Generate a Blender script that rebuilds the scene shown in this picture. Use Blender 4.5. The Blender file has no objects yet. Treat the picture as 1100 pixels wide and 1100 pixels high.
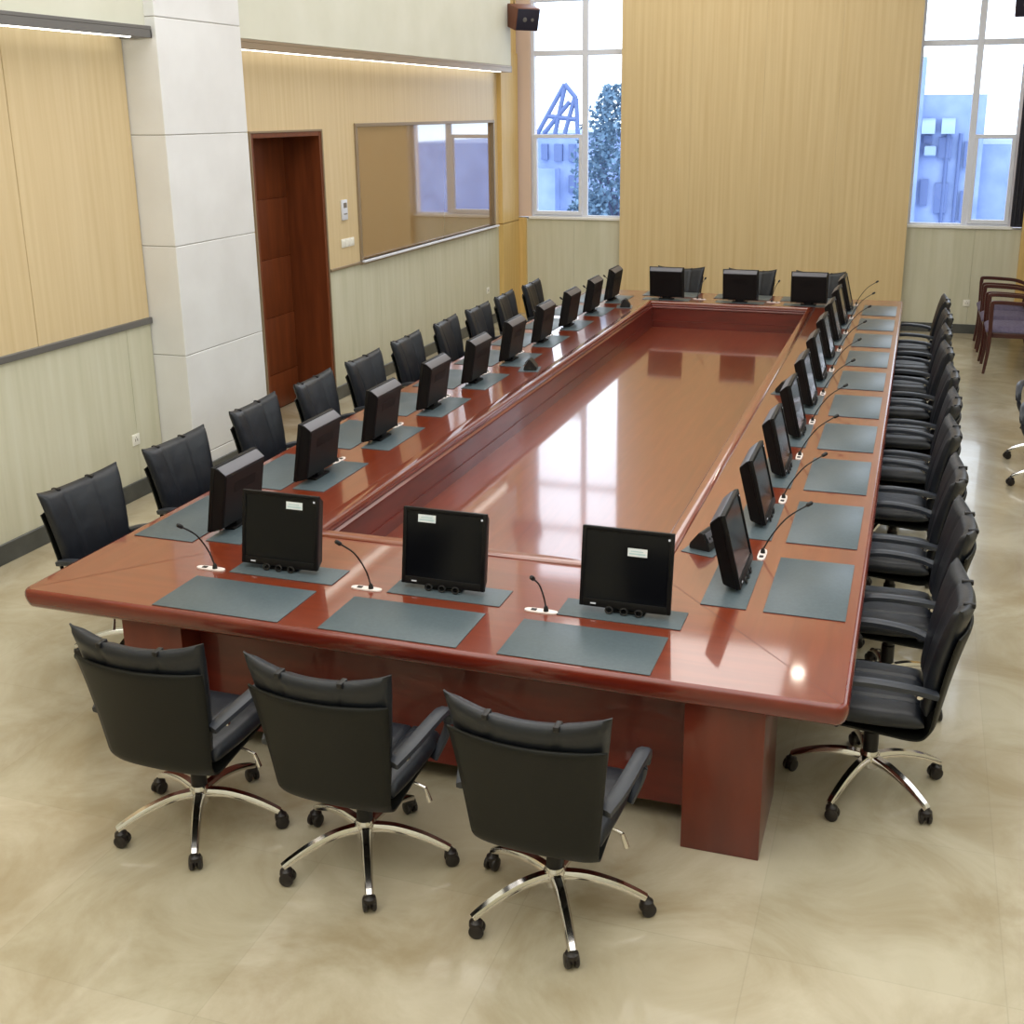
import bpy, bmesh, math, random
from mathutils import Vector, Matrix
random.seed(7)
C = bpy.context.scene.collection
PI = math.pi

# ---------------------------------------------------------------- materials
def lin(c):
    return tuple(((x/255)/12.92 if x/255 <= .04045 else ((x/255+.055)/1.055)**2.4) for x in c)+(1,)

def mat(name, rgb, rough=.5, metal=0, coat=0, spec=.5, emis=None, estr=0):
    m = bpy.data.materials.new(name); m.use_nodes = True
    b = m.node_tree.nodes['Principled BSDF']
    b.inputs['Base Color'].default_value = lin(rgb)
    b.inputs['Roughness'].default_value = rough
    b.inputs['Metallic'].default_value = metal
    b.inputs['Coat Weight'].default_value = coat
    b.inputs['Coat Roughness'].default_value = .05
    b.inputs['Specular IOR Level'].default_value = spec
    if emis:
        b.inputs['Emission Color'].default_value = lin(emis)
        b.inputs['Emission Strength'].default_value = estr
    return m

def N(m, t, **kw):
    n = m.node_tree.nodes.new(t)
    for k, v in kw.items(): setattr(n, k, v)
    return n

def noisy(name, c1, c2, scale=(1,1,1), nscale=4, detail=4, rough=.5, coat=0, spec=.5, bump=0, c3=None, amt=1, dist=0, bscale=None, rot=None, metal=0):
    """noise-mixed colour in object space"""
    m = mat(name, c1, rough, metal, coat, spec); nt = m.node_tree; L = nt.links
    b = nt.nodes['Principled BSDF']
    tc = N(m, 'ShaderNodeTexCoord'); mp = N(m, 'ShaderNodeMapping')
    mp.inputs['Scale'].default_value = scale
    L.new(tc.outputs['Object'], mp.inputs['Vector'])
    n = N(m, 'ShaderNodeTexNoise'); n.inputs['Scale'].default_value = nscale; n.inputs['Detail'].default_value = detail
    n.inputs['Distortion'].default_value = dist
    L.new(mp.outputs['Vector'], n.inputs['Vector'])
    r = N(m, 'ShaderNodeValToRGB'); r.color_ramp.elements[0].color = lin(c1); r.color_ramp.elements[1].color = lin(c2)
    r.color_ramp.elements[0].position = .3; r.color_ramp.elements[1].position = .7
    if c3:
        e = r.color_ramp.elements.new(.5); e.color = lin(c3)
    L.new(n.outputs['Fac'], r.inputs['Fac']); L.new(r.outputs['Color'], b.inputs['Base Color'])
    if bump:
        bp = N(m, 'ShaderNodeBump'); bp.inputs['Strength'].default_value = bump; bp.inputs['Distance'].default_value = .01
        if bscale:
            n2 = N(m, 'ShaderNodeTexNoise'); n2.inputs['Scale'].default_value = bscale; n2.inputs['Detail'].default_value = 3
            L.new(tc.outputs['Object'], n2.inputs['Vector']); L.new(n2.outputs['Fac'], bp.inputs['Height'])
        else:
            L.new(n.outputs['Fac'], bp.inputs['Height'])
        L.new(bp.outputs['Normal'], b.inputs['Normal'])
    return m

M = {}
M['wood_panel'] = noisy('pale_wood_panel', (211,188,145), (221,200,160), scale=(9,9,.3), nscale=2.4, detail=5, rough=.42, c3=(216,194,153), spec=.35)
M['wood_panel_back'] = noisy('pale_wood_back_panel', (207,181,134), (219,196,151), scale=(9,9,.25), nscale=2.2, detail=5, rough=.42, c3=(213,189,143), spec=.35)
M['wood_yellow'] = noisy('yellow_wood', (206,172,104), (220,188,124), scale=(10,10,.4), nscale=3, detail=5, rough=.45, spec=.3)
M['fabric_wall'] = noisy('greenish_wall_panel', (198,196,172), (210,208,188), scale=(6,6,.4), nscale=2.4, detail=5, rough=.7, c3=(205,202,180), spec=.2)
M['plaster'] = noisy('upper_wall_plaster', (212,212,196), (220,220,206), nscale=2, rough=.7, spec=.2)
M['ceiling'] = mat('ceiling_white', (232,232,228), .8)
M['stone'] = noisy('white_stone_tile', (222,222,222), (232,233,234), nscale=2.2, detail=6, rough=.35, spec=.4)
M['stone_joint'] = mat('stone_joint', (176,172,164), .8)
M['dark_trim'] = mat('dark_metal_trim', (112,110,108), .45, .3)
M['brown_trim'] = mat('brown_metal_trim', (150,132,108), .4, .3)
M['silver'] = mat('window_frame_metal', (222,226,238), .4)
M['white_sill'] = mat('white_sill', (238,238,236), .3)
M['pink'] = mat('pinkish_plaster', (222,198,182), .6)
M['skirt'] = noisy('dark_skirting', (66,68,66), (88,90,88), nscale=6, rough=.3)
M['chrome'] = mat('chrome', (225,222,220), .12, 1)
M['black_plastic'] = mat('black_plastic', (26,25,26), .42, 0, spec=.4)
M['dark_plastic'] = mat('caster_plastic', (30,24,24), .4)
M['leather'] = noisy('black_leather', (17,20,27), (25,30,38), nscale=9, rough=.42, bump=.35, bscale=14, spec=.5)
M['shell'] = noisy('dark_back_shell', (17,18,16), (21,22,19), nscale=3, rough=.5, bump=.05, bscale=120, spec=.3)
M['armpad'] = mat('grey_black_arm_pad', (46,50,58), .42, spec=.5)
M['pad'] = noisy('grey_leather_pad', (78,90,96), (84,97,103), nscale=60, rough=.40, bump=.04, spec=.45)
M['pad_edge'] = mat('pad_stitching', (92,104,108), .6)
M['mon_black'] = mat('monitor_black', (14,13,14), .45, spec=.22)
M['mon_grey'] = mat('grey_lit_top_and_panel', (84,84,92), .33, spec=.5)  # paints ceiling light on monitor tops; plain grey on wedge panels
M['screen'] = mat('dark_screen', (9,10,15), .16, spec=.3)
M['sticker'] = noisy('white_sticker', (226,238,244), (246,250,252), nscale=30, rough=.5)
M['sticker_ink'] = mat('faint_sticker_print', (196,222,228), .6)
M['white_plate'] = mat('white_plate', (238,226,222), .35)
M['outlet'] = mat('outlet_white', (240,238,228), .4)
M['outlet_dark'] = mat('outlet_slot', (120,112,104), .5)
M['mahog_dark'] = noisy('dark_mahogany', (84,24,16), (108,34,22), scale=(1,1,6), nscale=2.5, detail=5, rough=.3, coat=.3, spec=.5)
M['door_wood'] = noisy('door_red_brown', (98,48,24), (122,62,32), scale=(6,6,.5), nscale=3, detail=5, rough=.38, spec=.4)
M['armchair_wood'] = mat('armchair_wood', (70,30,26), .3, coat=.3)
M['purple'] = noisy('purple_grey_fabric', (92,84,108), (112,104,128), nscale=30, rough=.8)
M['speaker_wood'] = mat('speaker_brown', (112,66,46), .45)
M['curtain'] = mat('black_curtain', (38,38,48), .8)
M['lamp'] = mat('lamp_tube', (255,255,240), .4, emis=(255,254,242), estr=3.2)
M['downlight'] = mat('downlight_lens', (255,255,255), .4, emis=(255,244,225), estr=40)
M['mesh'] = mat('speaker_mesh', (20,18,40), .6)
# exterior: bluish distance haze is mixed into the base colours
M['ext_blue'] = noisy('hazy_blue_facade', (118,140,186), (146,166,210), nscale=1.4, rough=.9)
M['ext_blue2'] = noisy('pale_hazy_facade', (146,166,204), (162,182,216), nscale=.5, rough=.9)
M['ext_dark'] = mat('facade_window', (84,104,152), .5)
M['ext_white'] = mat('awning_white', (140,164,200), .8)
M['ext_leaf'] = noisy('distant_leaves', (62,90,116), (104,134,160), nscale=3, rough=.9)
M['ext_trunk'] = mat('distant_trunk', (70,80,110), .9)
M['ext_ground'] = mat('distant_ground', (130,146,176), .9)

def glass_mat():
    m = bpy.data.materials.new('window_glass'); m.use_nodes = True; nt = m.node_tree
    nt.nodes.clear()
    o = nt.nodes.new('ShaderNodeOutputMaterial'); mx = nt.nodes.new('ShaderNodeMixShader')
    t = nt.nodes.new('ShaderNodeBsdfTransparent'); g = nt.nodes.new('ShaderNodeBsdfGlossy')
    t.inputs['Color'].default_value = (.94,.97,1,1); g.inputs['Roughness'].default_value = .02
    fr = nt.nodes.new('ShaderNodeFresnel'); fr.inputs['IOR'].default_value = 1.3
    nt.links.new(fr.outputs[0], mx.inputs[0]); nt.links.new(t.outputs[0], mx.inputs[1]); nt.links.new(g.outputs[0], mx.inputs[2])
    nt.links.new(mx.outputs[0], o.inputs[0])
    return m
M['glass'] = glass_mat()
M['control_glass'] = mat('control_room_glass', (150,120,84), .04, 0, coat=1, spec=1)
M['control_glass'].node_tree.nodes['Principled BSDF'].inputs['IOR'].default_value = 1.9
M['control_glass'].node_tree.nodes['Principled BSDF'].inputs['Coat Roughness'].default_value = .02

# table wood: glossy mahogany with grain along a chosen axis
def mahogany(name, sc):
    m = noisy(name, (116,43,17), (129,52,23), scale=sc, nscale=2.2, detail=8, rough=.3, c3=(122,47,20), spec=.5, dist=.6)
    b = m.node_tree.nodes['Principled BSDF']
    b.inputs['Coat Weight'].default_value = 1; b.inputs['Coat Roughness'].default_value = .06; b.inputs['Coat IOR'].default_value = 1.85
    return m
M['mahog'] = mahogany('mahogany_lengthwise', (10,.7,10))
M['mahog_x'] = mahogany('mahogany_crosswise', (.7,10,10))
M['mahog_edge'] = noisy('mahogany_edge', (100,29,16), (120,39,22), scale=(2,2,14), nscale=2, detail=4, rough=.25, coat=.5)
M['pedestal_wood'] = noisy('pedestal_mahogany', (92,32,18), (112,42,25), scale=(3,3,.5), nscale=2.5, detail=5, rough=.28, coat=.3)
M['mahog_bead'] = mahogany('mahogany_bead', (3,3,3))

# floor: polished beige stone tiles
def floor_mat():
    m = mat('beige_stone_floor', (200,190,160), .2, coat=.35, spec=.5); nt = m.node_tree; L = nt.links
    b = nt.nodes['Principled BSDF']
    tc = N(m,'ShaderNodeTexCoord')
    mp = N(m,'ShaderNodeMapping'); mp.inputs['Location'].default_value = (-3.41+.84*8, .46+.84*8, 0)
    L.new(tc.outputs['Object'], mp.inputs['Vector'])
    br = N(m,'ShaderNodeTexBrick', offset=0, squash=1)
    br.inputs['Scale'].default_value = 1; br.inputs['Brick Width'].default_value = .84; br.inputs['Row Height'].default_value = .84
    br.inputs['Mortar Size'].default_value = .003; br.inputs['Mortar Smooth'].default_value = .4
    br.inputs['Color1'].default_value = lin((194,187,166)); br.inputs['Color2'].default_value = lin((200,192,172)); br.inputs['Mortar'].default_value = lin((190,183,163))
    L.new(mp.outputs['Vector'], br.inputs['Vector'])
    n = N(m,'ShaderNodeTexNoise'); n.inputs['Scale'].default_value = 1.6; n.inputs['Detail'].default_value = 9; n.inputs['Roughness'].default_value = .62; n.inputs['Distortion'].default_value = .8
    L.new(tc.outputs['Object'], n.inputs['Vector'])
    r = N(m,'ShaderNodeValToRGB'); r.color_ramp.elements[0].color = lin((204,192,168)); r.color_ramp.elements[1].color = lin((255,254,250))
    r.color_ramp.elements[0].position = .34; r.color_ramp.elements[1].position = .66
    L.new(n.outputs['Fac'], r.inputs['Fac'])
    mx = N(m,'ShaderNodeMix', data_type='RGBA', blend_type='MULTIPLY'); mx.inputs[0].default_value = .85
    L.new(br.outputs['Color'], mx.inputs[6]); L.new(r.outputs['Color'], mx.inputs[7])
    L.new(mx.outputs[2], b.inputs['Base Color'])
    n3 = N(m,'ShaderNodeTexNoise'); n3.inputs['Scale'].default_value = 5; n3.inputs['Detail'].default_value = 6
    L.new(tc.outputs['Object'], n3.inputs['Vector'])
    r3 = N(m,'ShaderNodeMapRange'); r3.inputs['To Min'].default_value = .13; r3.inputs['To Max'].default_value = .32
    L.new(n3.outputs['Fac'], r3.inputs['Value']); L.new(r3.outputs['Result'], b.inputs['Roughness'])
    return m
M['floor'] = floor_mat()

# ---------------------------------------------------------------- mesh helpers
def obj(name, bm, m, parent=None, smooth=True, loc=(0,0,0), rot=None, kind=None, ang=35):
    me = bpy.data.meshes.new(name)
    bmesh.ops.recalc_face_normals(bm, faces=bm.faces[:])
    if smooth:
        for f in bm.faces: f.smooth = True
        lim = math.radians(ang)
        for e in bm.edges:
            if len(e.link_faces) == 2:
                try: e.smooth = e.calc_face_angle() < lim
                except ValueError: pass
    bm.to_mesh(me); bm.free()
    for mm in (m if isinstance(m, (list, tuple)) else [m]): me.materials.append(mm)
    o = bpy.data.objects.new(name, me); C.objects.link(o)
    o.location = loc
    if rot: o.rotation_euler = rot
    if parent: o.parent = parent
    if kind: o['kind'] = kind
    return o

def nb(): return bmesh.new()

def merge(bm, other, T=None):
    if T is not None: bmesh.ops.transform(other, matrix=T, verts=other.verts[:])
    vm = {v: bm.verts.new(v.co) for v in other.verts}
    for f in other.faces:
        try:
            nf = bm.faces.new([vm[v] for v in f.verts]); nf.material_index = f.material_index
        except ValueError: pass
    other.free(); return bm

def box(bm, x0, x1, y0, y1, z0, z1, bev=0, seg=2, T=None, mi=0):
    b = bmesh.new()
    vs = [b.verts.new(p) for p in ((x0,y0,z0),(x1,y0,z0),(x1,y1,z0),(x0,y1,z0),(x0,y0,z1),(x1,y0,z1),(x1,y1,z1),(x0,y1,z1))]
    for q in ((0,3,2,1),(4,5,6,7),(0,1,5,4),(1,2,6,5),(2,3,7,6),(3,0,4,7)): b.faces.new([vs[i] for i in q])
    if bev: bmesh.ops.bevel(b, geom=b.edges[:], offset=bev, segments=seg, affect='EDGES', profile=.5)
    for f in b.faces: f.material_index = mi
    return merge(bm, b, T)

def tube(bm, pts, r, n=10, cap=True, sec=None, up=(0,0,1)):
    """sweep a circle (or section list of (a,b)) along pts. r: float or list"""
    pts = [Vector(p) for p in pts]; rings = []
    rr = r if isinstance(r, (list, tuple)) else [r]*len(pts)
    for i, p in enumerate(pts):
        d = (pts[min(i+1, len(pts)-1)] - pts[max(i-1, 0)]).normalized()
        u = Vector(up)
        if abs(d.dot(u)) > .98: u = Vector((0,1,0)) if abs(d.y) < .9 else Vector((1,0,0))
        s = d.cross(u).normalized(); t = s.cross(d).normalized()
        ss = sec or [(math.cos(2*PI*k/n), math.sin(2*PI*k/n)) for k in range(n)]
        rings.append([bm.verts.new(p + s*(a*rr[i]) + t*(b*rr[i])) for a, b in ss])
    m = len(rings[0])
    for i in range(len(rings)-1):
        for k in range(m): bm.faces.new([rings[i][k], rings[i][(k+1)%m], rings[i+1][(k+1)%m], rings[i+1][k]])
    if cap:
        bm.faces.new(rings[0][::-1]); bm.faces.new(rings[-1])
    return bm

def lathe(bm, prof, n=20, c=(0,0,0), T=None):
    b = bmesh.new(); rings = []
    for r, z in prof:
        rings.append([b.verts.new((c[0]+r*math.cos(2*PI*k/n), c[1]+r*math.sin(2*PI*k/n), c[2]+z)) for k in range(n)])
    for i in range(len(rings)-1):
        for k in range(n): b.faces.new([rings[i][k], rings[i][(k+1)%n], rings[i+1][(k+1)%n], rings[i+1][k]])
    if prof[0][0] > 1e-4: b.faces.new(rings[0][::-1])
    if prof[-1][0] > 1e-4: b.faces.new(rings[-1])
    bmesh.ops.remove_doubles(b, verts=b.verts[:], dist=1e-5)
    return merge(bm, b, T)

def prism(bm, poly, a0, a1, plane='yz', T=None):
    """extrude a polygon; plane yz -> along x, xz -> along y, xy -> along z"""
    b = bmesh.new()
    def P(u, v, w): return {'yz': (w,u,v), 'xz': (u,w,v), 'xy': (u,v,w)}[plane]
    A = [b.verts.new(P(u,v,a0)) for u,v in poly]; B = [b.verts.new(P(u,v,a1)) for u,v in poly]
    b.faces.new(A[::-1]); b.faces.new(B)
    for i in range(len(poly)): j=(i+1)%len(poly); b.faces.new([A[i],A[j],B[j],B[i]])
    return merge(bm, b, T)

def spline(pts, n=6):
    pts = [Vector(p) for p in pts]; out = []
    for i in range(len(pts)-1):
        p0 = pts[max(i-1,0)]; p1 = pts[i]; p2 = pts[i+1]; p3 = pts[min(i+2,len(pts)-1)]
        for k in range(n):
            t = k/n
            out.append(.5*((2*p1)+(p2-p0)*t+(2*p0-5*p1+4*p2-p3)*t*t+(3*p1-p0-3*p2+p3)*t**3))
    out.append(pts[-1]); return out

def sheet(fn, nu, nv, thick):
    """closed thick sheet; fn(u,v)->(point, normal) u in -1..1, v in 0..1; thick(u,v)-> half thicknesses (front, back)"""
    b = bmesh.new(); F=[]; Bk=[]
    for j in range(nv+1):
        fr=[]; br=[]
        for i in range(nu+1):
            u=-1+2*i/nu; v=j/nv; p,nrm=fn(u,v); tf,tb=thick(u,v)
            fr.append(b.verts.new(Vector(p)+Vector(nrm)*tf)); br.append(b.verts.new(Vector(p)-Vector(nrm)*tb))
        F.append(fr); Bk.append(br)
    for j in range(nv):
        for i in range(nu):
            b.faces.new([F[j][i],F[j][i+1],F[j+1][i+1],F[j+1][i]]); b.faces.new([Bk[j][i],Bk[j+1][i],Bk[j+1][i+1],Bk[j][i+1]])
    for i in range(nu):
        b.faces.new([F[0][i],Bk[0][i],Bk[0][i+1],F[0][i+1]]); b.faces.new([F[nv][i],F[nv][i+1],Bk[nv][i+1],Bk[nv][i]])
    for j in range(nv):
        b.faces.new([F[j][0],F[j+1][0],Bk[j+1][0],Bk[j][0]]); b.faces.new([F[j][nu],Bk[j][nu],Bk[j+1][nu],F[j+1][nu]])
    return b

def thing(name, label, cat, loc=(0,0,0), rz=0, group=None):
    o = bpy.data.objects.new(name, None); C.objects.link(o); o.empty_display_size = .1
    o.location = loc; o.rotation_euler = (0,0,rz); o['label'] = label; o['category'] = cat
    if group: o['group'] = group
    return o
def tag(o, label, cat, group=None):
    o['label'] = label; o['category'] = cat
    if group: o['group'] = group
    return o
def dup(root, loc, rz, label, group=None):
    r = root.copy(); C.objects.link(r); r.location = loc; r.rotation_euler = (0,0,rz); r['label'] = label
    if group: r['group'] = group
    for ch in KIDS[root.name]:
        c = ch[0].copy(); C.objects.link(c); c.parent = r
        for g in ch[1]:
            d = g.copy(); C.objects.link(d); d.parent = c
    return r
KIDS = {}
def register(root):
    allo = list(C.objects)
    KIDS[root.name] = [(c, [g for g in allo if g.parent == c]) for c in allo if c.parent == root]

ORD = ['nearest','second','third','fourth','fifth','sixth','seventh','eighth','ninth','farthest']

# ================================================================= ROOM
XW, XR, YB, YF, ZC = -1.763, 5.75, 12.044, -6.2, 6.2
struct = lambda name, bm, m, parent=None, **k: obj(name, bm, m, parent, kind=('structure' if parent is None else None), **k)

struct('floor', box(nb(), XW-.6, XR+.2, YF-.2, YB+.3, -.1, 0), M['floor'])
struct('ceiling', box(nb(), XW-.6, XR+.2, YF-.2, YB+.3, ZC, ZC+.1), M['ceiling'])
struct('wall_right', box(nb(), XR, XR+.15, YF, YB, 0, ZC), M['fabric_wall'])
struct('wall_front', box(nb(), XW-.6, XR, YF-.15, YF, 0, ZC), M['plaster'])

# --- left wall core with a door recess, and its claddings
DY0, DY1, DZ = 5.09, 6.33, 2.65
b = nb()
box(b, XW-.55, XW-.03, YF, DY0, 0, ZC); box(b, XW-.55, XW-.03, DY1, YB+.3, 0, ZC); box(b, XW-.55, XW-.03, DY0, DY1, DZ, ZC); box(b, XW-.6, XW-.55, YF, YB+.3, 0, ZC)
wl = struct('wall_left', b, M['plaster'])
b = nb()
edges = [YF,-4.3,-2.7,-1.1,.6,2.29,3.49]
for a, c in zip(edges, edges[1:]): box(b, XW-.03, XW, a+.003, c-.003, 1.335, 3.36, .003, 1)
for y0, y1, z0, z1 in ((4.60,DY0-.02,1.335,3.36),(DY0-.02,DY1+.02,DZ+.02,3.36),(DY1+.02,7.06,1.335,3.36),(7.06,11.14,2.72,3.36),(11.14,11.3,1.335,3.36)):
    box(b, XW-.03, XW, y0, y1, z0, z1)
obj('wood_panelling', b, M['wood_panel'], wl)
b = nb()
for a, c in zip([YF,-4.7,-3.1,-1.5,.1,1.7,3.2],[-4.7,-3.1,-1.5,.1,1.7,3.2,3.49]): box(b, XW-.03, XW, a+.0015, c-.0015, .13, 1.31, .002, 1)
for a, c in zip([DY1+.03,7.5,8.7,9.9],[7.5,8.7,9.9,11.3]): box(b, XW-.03, XW, a+.0015, c-.0015, .13, 1.31, .002, 1)
box(b, XW-.03, XW, 4.6, DY0-.02, .13, 1.31)
obj('lower_panelling', b, M['fabric_wall'], wl)
# soffit above the light troughs
b = nb(); box(b, XW-.03, -1.56, YF, 3.5, 3.43, ZC)
obj('upper_wall_panel', b, M['plaster'], wl)
b = nb(); box(b, XW-.03, -1.52, 4.6, 11.2, 3.41, ZC)
obj('upper_wall_panel', b, M['plaster'], wl)
# corner pilaster in yellow wood
b = nb(); box(b, XW-.03, -1.70, 11.3, YB-.06, 1.345, 3.6, .004, 1); box(b, XW-.03, -1.70, 11.3, YB-.06, 0, 1.335, .004, 1); box(b, XW-.03, -1.72, 11.22, YB-.06, 3.6, ZC)
obj('corner_pilaster', b, M['wood_yellow'], wl)
b = nb(); box(b, XW-.03, -1.60, YB-.06, YB, 0, 1.37)
obj('corner_panel', b, M['wood_yellow'], wl)
# stone clad column
CX = -1.475; b = nb(); CY0, CY1 = 3.495, 4.60
zs = [-.36,.24,1.05,1.878,2.68,3.49,4.3,5.1,ZC]
zs[0] = 0
for z0, z1 in zip(zs, zs[1:]):
    box(b, XW-.03, CX, CY0, CY1, z0+.003, z1-.003, .004, 1)
sc_ = obj('stone_column', b, M['stone'], wl)
b = nb(); box(b, XW-.03, CX-.008, CY0+.008, CY1-.008, 0, ZC)
obj('column_joints', b, M['stone_joint'], wl)
b = nb(); box(b, XW-.03, CX+.014, CY0-.014, CY1+.014, 0, .15, .003, 1)
obj('column_plinth', b, M['skirt'], wl)
# dado rails
struct('trim_1', box(nb(), XW-.01, XW+.025, YF, 3.49, 1.295, 1.342, .004, 1), M['dark_trim'])
struct('trim_2', box(nb(), XW-.01, XW+.02, DY1+.06, 7.06, 1.308, 1.336, .004, 1), M['brown_trim'])
# skirting
b = nb(); box(b, XW-.02, XW+.016, YF, 3.48, 0, .135, .003, 1); box(b, XW-.02, XW+.016, DY1+.04, 11.3, 0, .135, .003, 1)
struct('baseboard_left', b, M['skirt'])
b = nb(); box(b, -1.6, -.2, YB-.016, YB+.02, 0, .12, .003, 1); box(b, 3.6, XR, YB-.016, YB+.02, 0, .12, .003, 1)
struct('baseboard_back', b, M['skirt'])
struct('baseboard_right', box(nb(), XR-.016, XR+.01, YF, YB-.02, 0, .13, .003, 1), M['skirt'])

# --- door: deep reddish recess, a panelled leaf and a slim metal trim
d = nb(); XD = -2.14
box(d, XW-.5, XW+.012, DY1-.03, DY1+.012, 0, DZ+.012, .003, 1); box(d, XW-.5, XW+.012, DY0-.012, DY0+.03, 0, DZ+.012, .003, 1); box(d, XW-.5, XW+.012, DY0+.03, DY1-.03, DZ-.03, DZ+.012, .003, 1)
door = struct('door_1', d, M['door_wood'])
d = nb(); zz = [0.01,.36,.92,1.48,2.045,DZ-.035]
for z0, z1 in zip(zz, zz[1:]): box(d, XD-.045, XD, DY0+.034, DY1-.034, z0+.004, z1-.004, .006, 2)
box(d, XD-.05, XD-.01, DY0+.032, DY1-.032, 0.005, DZ-.034)
leaf = obj('door_leaf', d, M['door_wood'], door)
d = nb(); tube(d, [(XD,5.2,1.02),(XD+.05,5.2,1.02),(XD+.055,5.33,1.02)], .011, 10); lathe(d, [(.0,0),(.026,0),(.026,.008),(0,.008)], 16, T=Matrix.Translation((XD,5.2,1.02)) @ Matrix.Rotation(PI/2,4,'Y'))
obj('door_handle', d, M['chrome'], leaf)
d = nb(); t = .018
box(d, XW-.005, XW+.02, DY1+.012, DY1+.012+t, 0, DZ+.012+t, .002, 1); box(d, XW-.005, XW+.02, DY0-.012-t, DY0-.012, 0, DZ+.012+t, .002, 1); box(d, XW-.005, XW+.02, DY0-.012, DY1+.012, DZ+.012, DZ+.012+t, .002, 1)
obj('door_trim', d, M['brown_trim'], door)

# --- interior observation window in the left wall
WY0, WY1, WZ0, WZ1 = 7.10, 11.10, 1.345, 2.69
w = nb(); t = .045
box(w, XW-.06, XW+.02, WY0-t, WY1+t, WZ1, WZ1+t*.8, .004, 1); box(w, XW-.06, XW+.03, WY0-t, WY1+t, WZ0-t, WZ0, .004, 1)
box(w, XW-.06, XW+.02, WY0-t, WY0, WZ0, WZ1, .004, 1); box(w, XW-.06, XW+.02, WY1, WY1+t, WZ0, WZ1, .004, 1)
win3 = struct('window_3', w, M['brown_trim'])
obj('glass_pane', box(nb(), XW-.03, XW-.022, WY0, WY1, WZ0, WZ1), M['control_glass'], win3)
w = nb(); box(w, XW-.02, XW+.06, WY0-t, WY1+t+.03, WZ0-.022, WZ0, .004, 1)
obj('sill', w, M['silver'], win3)

# --- back wall with two tall windows and the central timber panel
SZ = 1.385; WT = 5.75
LX0, LX1 = -1.54, -.18; RX0, RX1 = 3.60, 4.865
b = nb()
box(b, XW-.6, LX0, YB, YB+.3, SZ, WT); box(b, LX1, RX0, YB, YB+.3, SZ, WT); box(b, RX1, XR+.2, YB, YB+.3, SZ, WT)
box(b, XW-.6, XR+.2, YB, YB+.3, WT, ZC)
wb = struct('wall_back', b, M['pink'])
b = nb(); 
for a, c in zip([XW-.6,-.9,LX1+.05,RX0-.05,4.45],[-.9,LX1+.05,RX0-.05,4.45,XR+.2]): box(b, a+.001, c-.001, YB, YB+.3, 0, SZ-.03, .001, 1)
obj('lower_panelling', b, M['fabric_wall'], wb)
b = nb(); PX0, PX1, PY = -.2, 3.615, YB-.13
for k in range(4):
    a = PX0+(PX1-PX0)*k/4; c = PX0+(PX1-PX0)*(k+1)/4
    box(b, a+.0007, c-.0007, PY, YB, 0, ZC)
struct('wood_feature_panel', b, M['wood_panel_back'], wb)
b = nb(); box(b, 5.0, XR, YB-.1, YB, 0, ZC)
obj('corner_pilaster', b, M['wood_yellow'], wb)

def back_window(name, x0, x1, xm, hz, sash):
    """frame with mullions; sash = (x0,x1,z0,z1) opening light"""
    w = nb(); y0, y1 = YB+.05, YB+.11; t = .045
    box(w, x0, x0+t, y0, y1, SZ, WT, .004, 1); box(w, x1-t, x1, y0, y1, SZ, WT, .004, 1)
    box(w, x0+t, x1-t, y0, y1, SZ, SZ+t*.6, .004, 1); box(w, x0+t, x1-t, y0, y1, WT-t, WT, .004, 1)
    box(w, xm-.04, xm+.04, y0, y1, SZ+t*.6, WT-t, .004, 1)
    for z in hz:
        box(w, x0+t, xm-.04, y0, y1, z-.035, z+.035, .004, 1); box(w, xm+.04, x1-t, y0, y1, z-.035, z+.035, .004, 1)
    o = struct(name, w, M['silver'])
    sx0, sx1, sz0, sz1 = sash; s = nb(); t2 = .05
    box(s, sx0, sx1, y0-.02, y1-.01, sz1-t2, sz1, .004, 1); box(s, sx0, sx1, y0-.02, y1-.01, sz0, sz0+t2, .004, 1)
    box(s, sx0, sx0+t2, y0-.02, y1-.01, sz0+t2, sz1-t2, .004, 1); box(s, sx1-t2, sx1, y0-.02, y1-.01, sz0+t2, sz1-t2, .004, 1)
    obj('sash', s, M['silver'], o)
    obj('glass_pane', box(nb(), x0+.01, x1-.01, YB+.08, YB+.085, SZ+.01, WT-.01), M['glass'], o)
    obj('sill', box(nb(), x0-.02, x1+.02, YB-.03, YB+.1, SZ-.03, SZ+.005, .004, 1), M['white_sill'], o)
    return o
back_window('window_1', LX0, LX1, -.76, (3.6, 4.3, 5.0), (LX0+.03, -.79, SZ+.03, 2.52))
back_window('window_2', RX0, RX1, 4.31, (3.62, 4.35, 5.05), (4.34, RX1-.03, SZ+.03, 2.52))
# dark blind edge beside the right window
b = nb()
for k in range(5): tube(b, [(4.875+.028*k, YB-.03-.012*(k%2), SZ+.01), (4.875+.028*k, YB-.03-.012*(k%2), 5.7)], .017, 10)
tag(obj('curtain', b, M['curtain']), 'narrow black curtain gathered at the right side of right-hand window', 'curtain')

# --- wall light troughs
def trough(y0, y1, x, z, label):
    t = thing('wall_light', label, 'light', (XW, (y0+y1)/2, z), 0, None)
    h = (y1-y0)/2; w = x-XW
    b = nb(); box(b, -.01, w, -h, h, .045, .07, .003, 1); box(b, w-.014, w, -h, h, -.01, .045, .003, 1); box(b, 0, w, h-.015, h, -.01, .05, .002, 1); box(b, 0, w, -h, -h+.015, -.01, .05, .002, 1)
    obj('trough', b, M['dark_trim'] if y0 < 3 else M['brown_trim'], t)
    b = nb(); tube(b, [(w*.45, -h+.06, .012), (w*.45, h-.06, .012)], .02, 12)
    obj('lamp_tube', b, M['lamp'], t)
    return t
trough(YF+.1, 3.48, -1.50, 3.355, 'long grey wall light trough glowing above the panelling left of the stone column')
trough(4.62, 11.18, -1.50, 3.335, 'long wall light trough glowing above the door and observation window')

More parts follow.
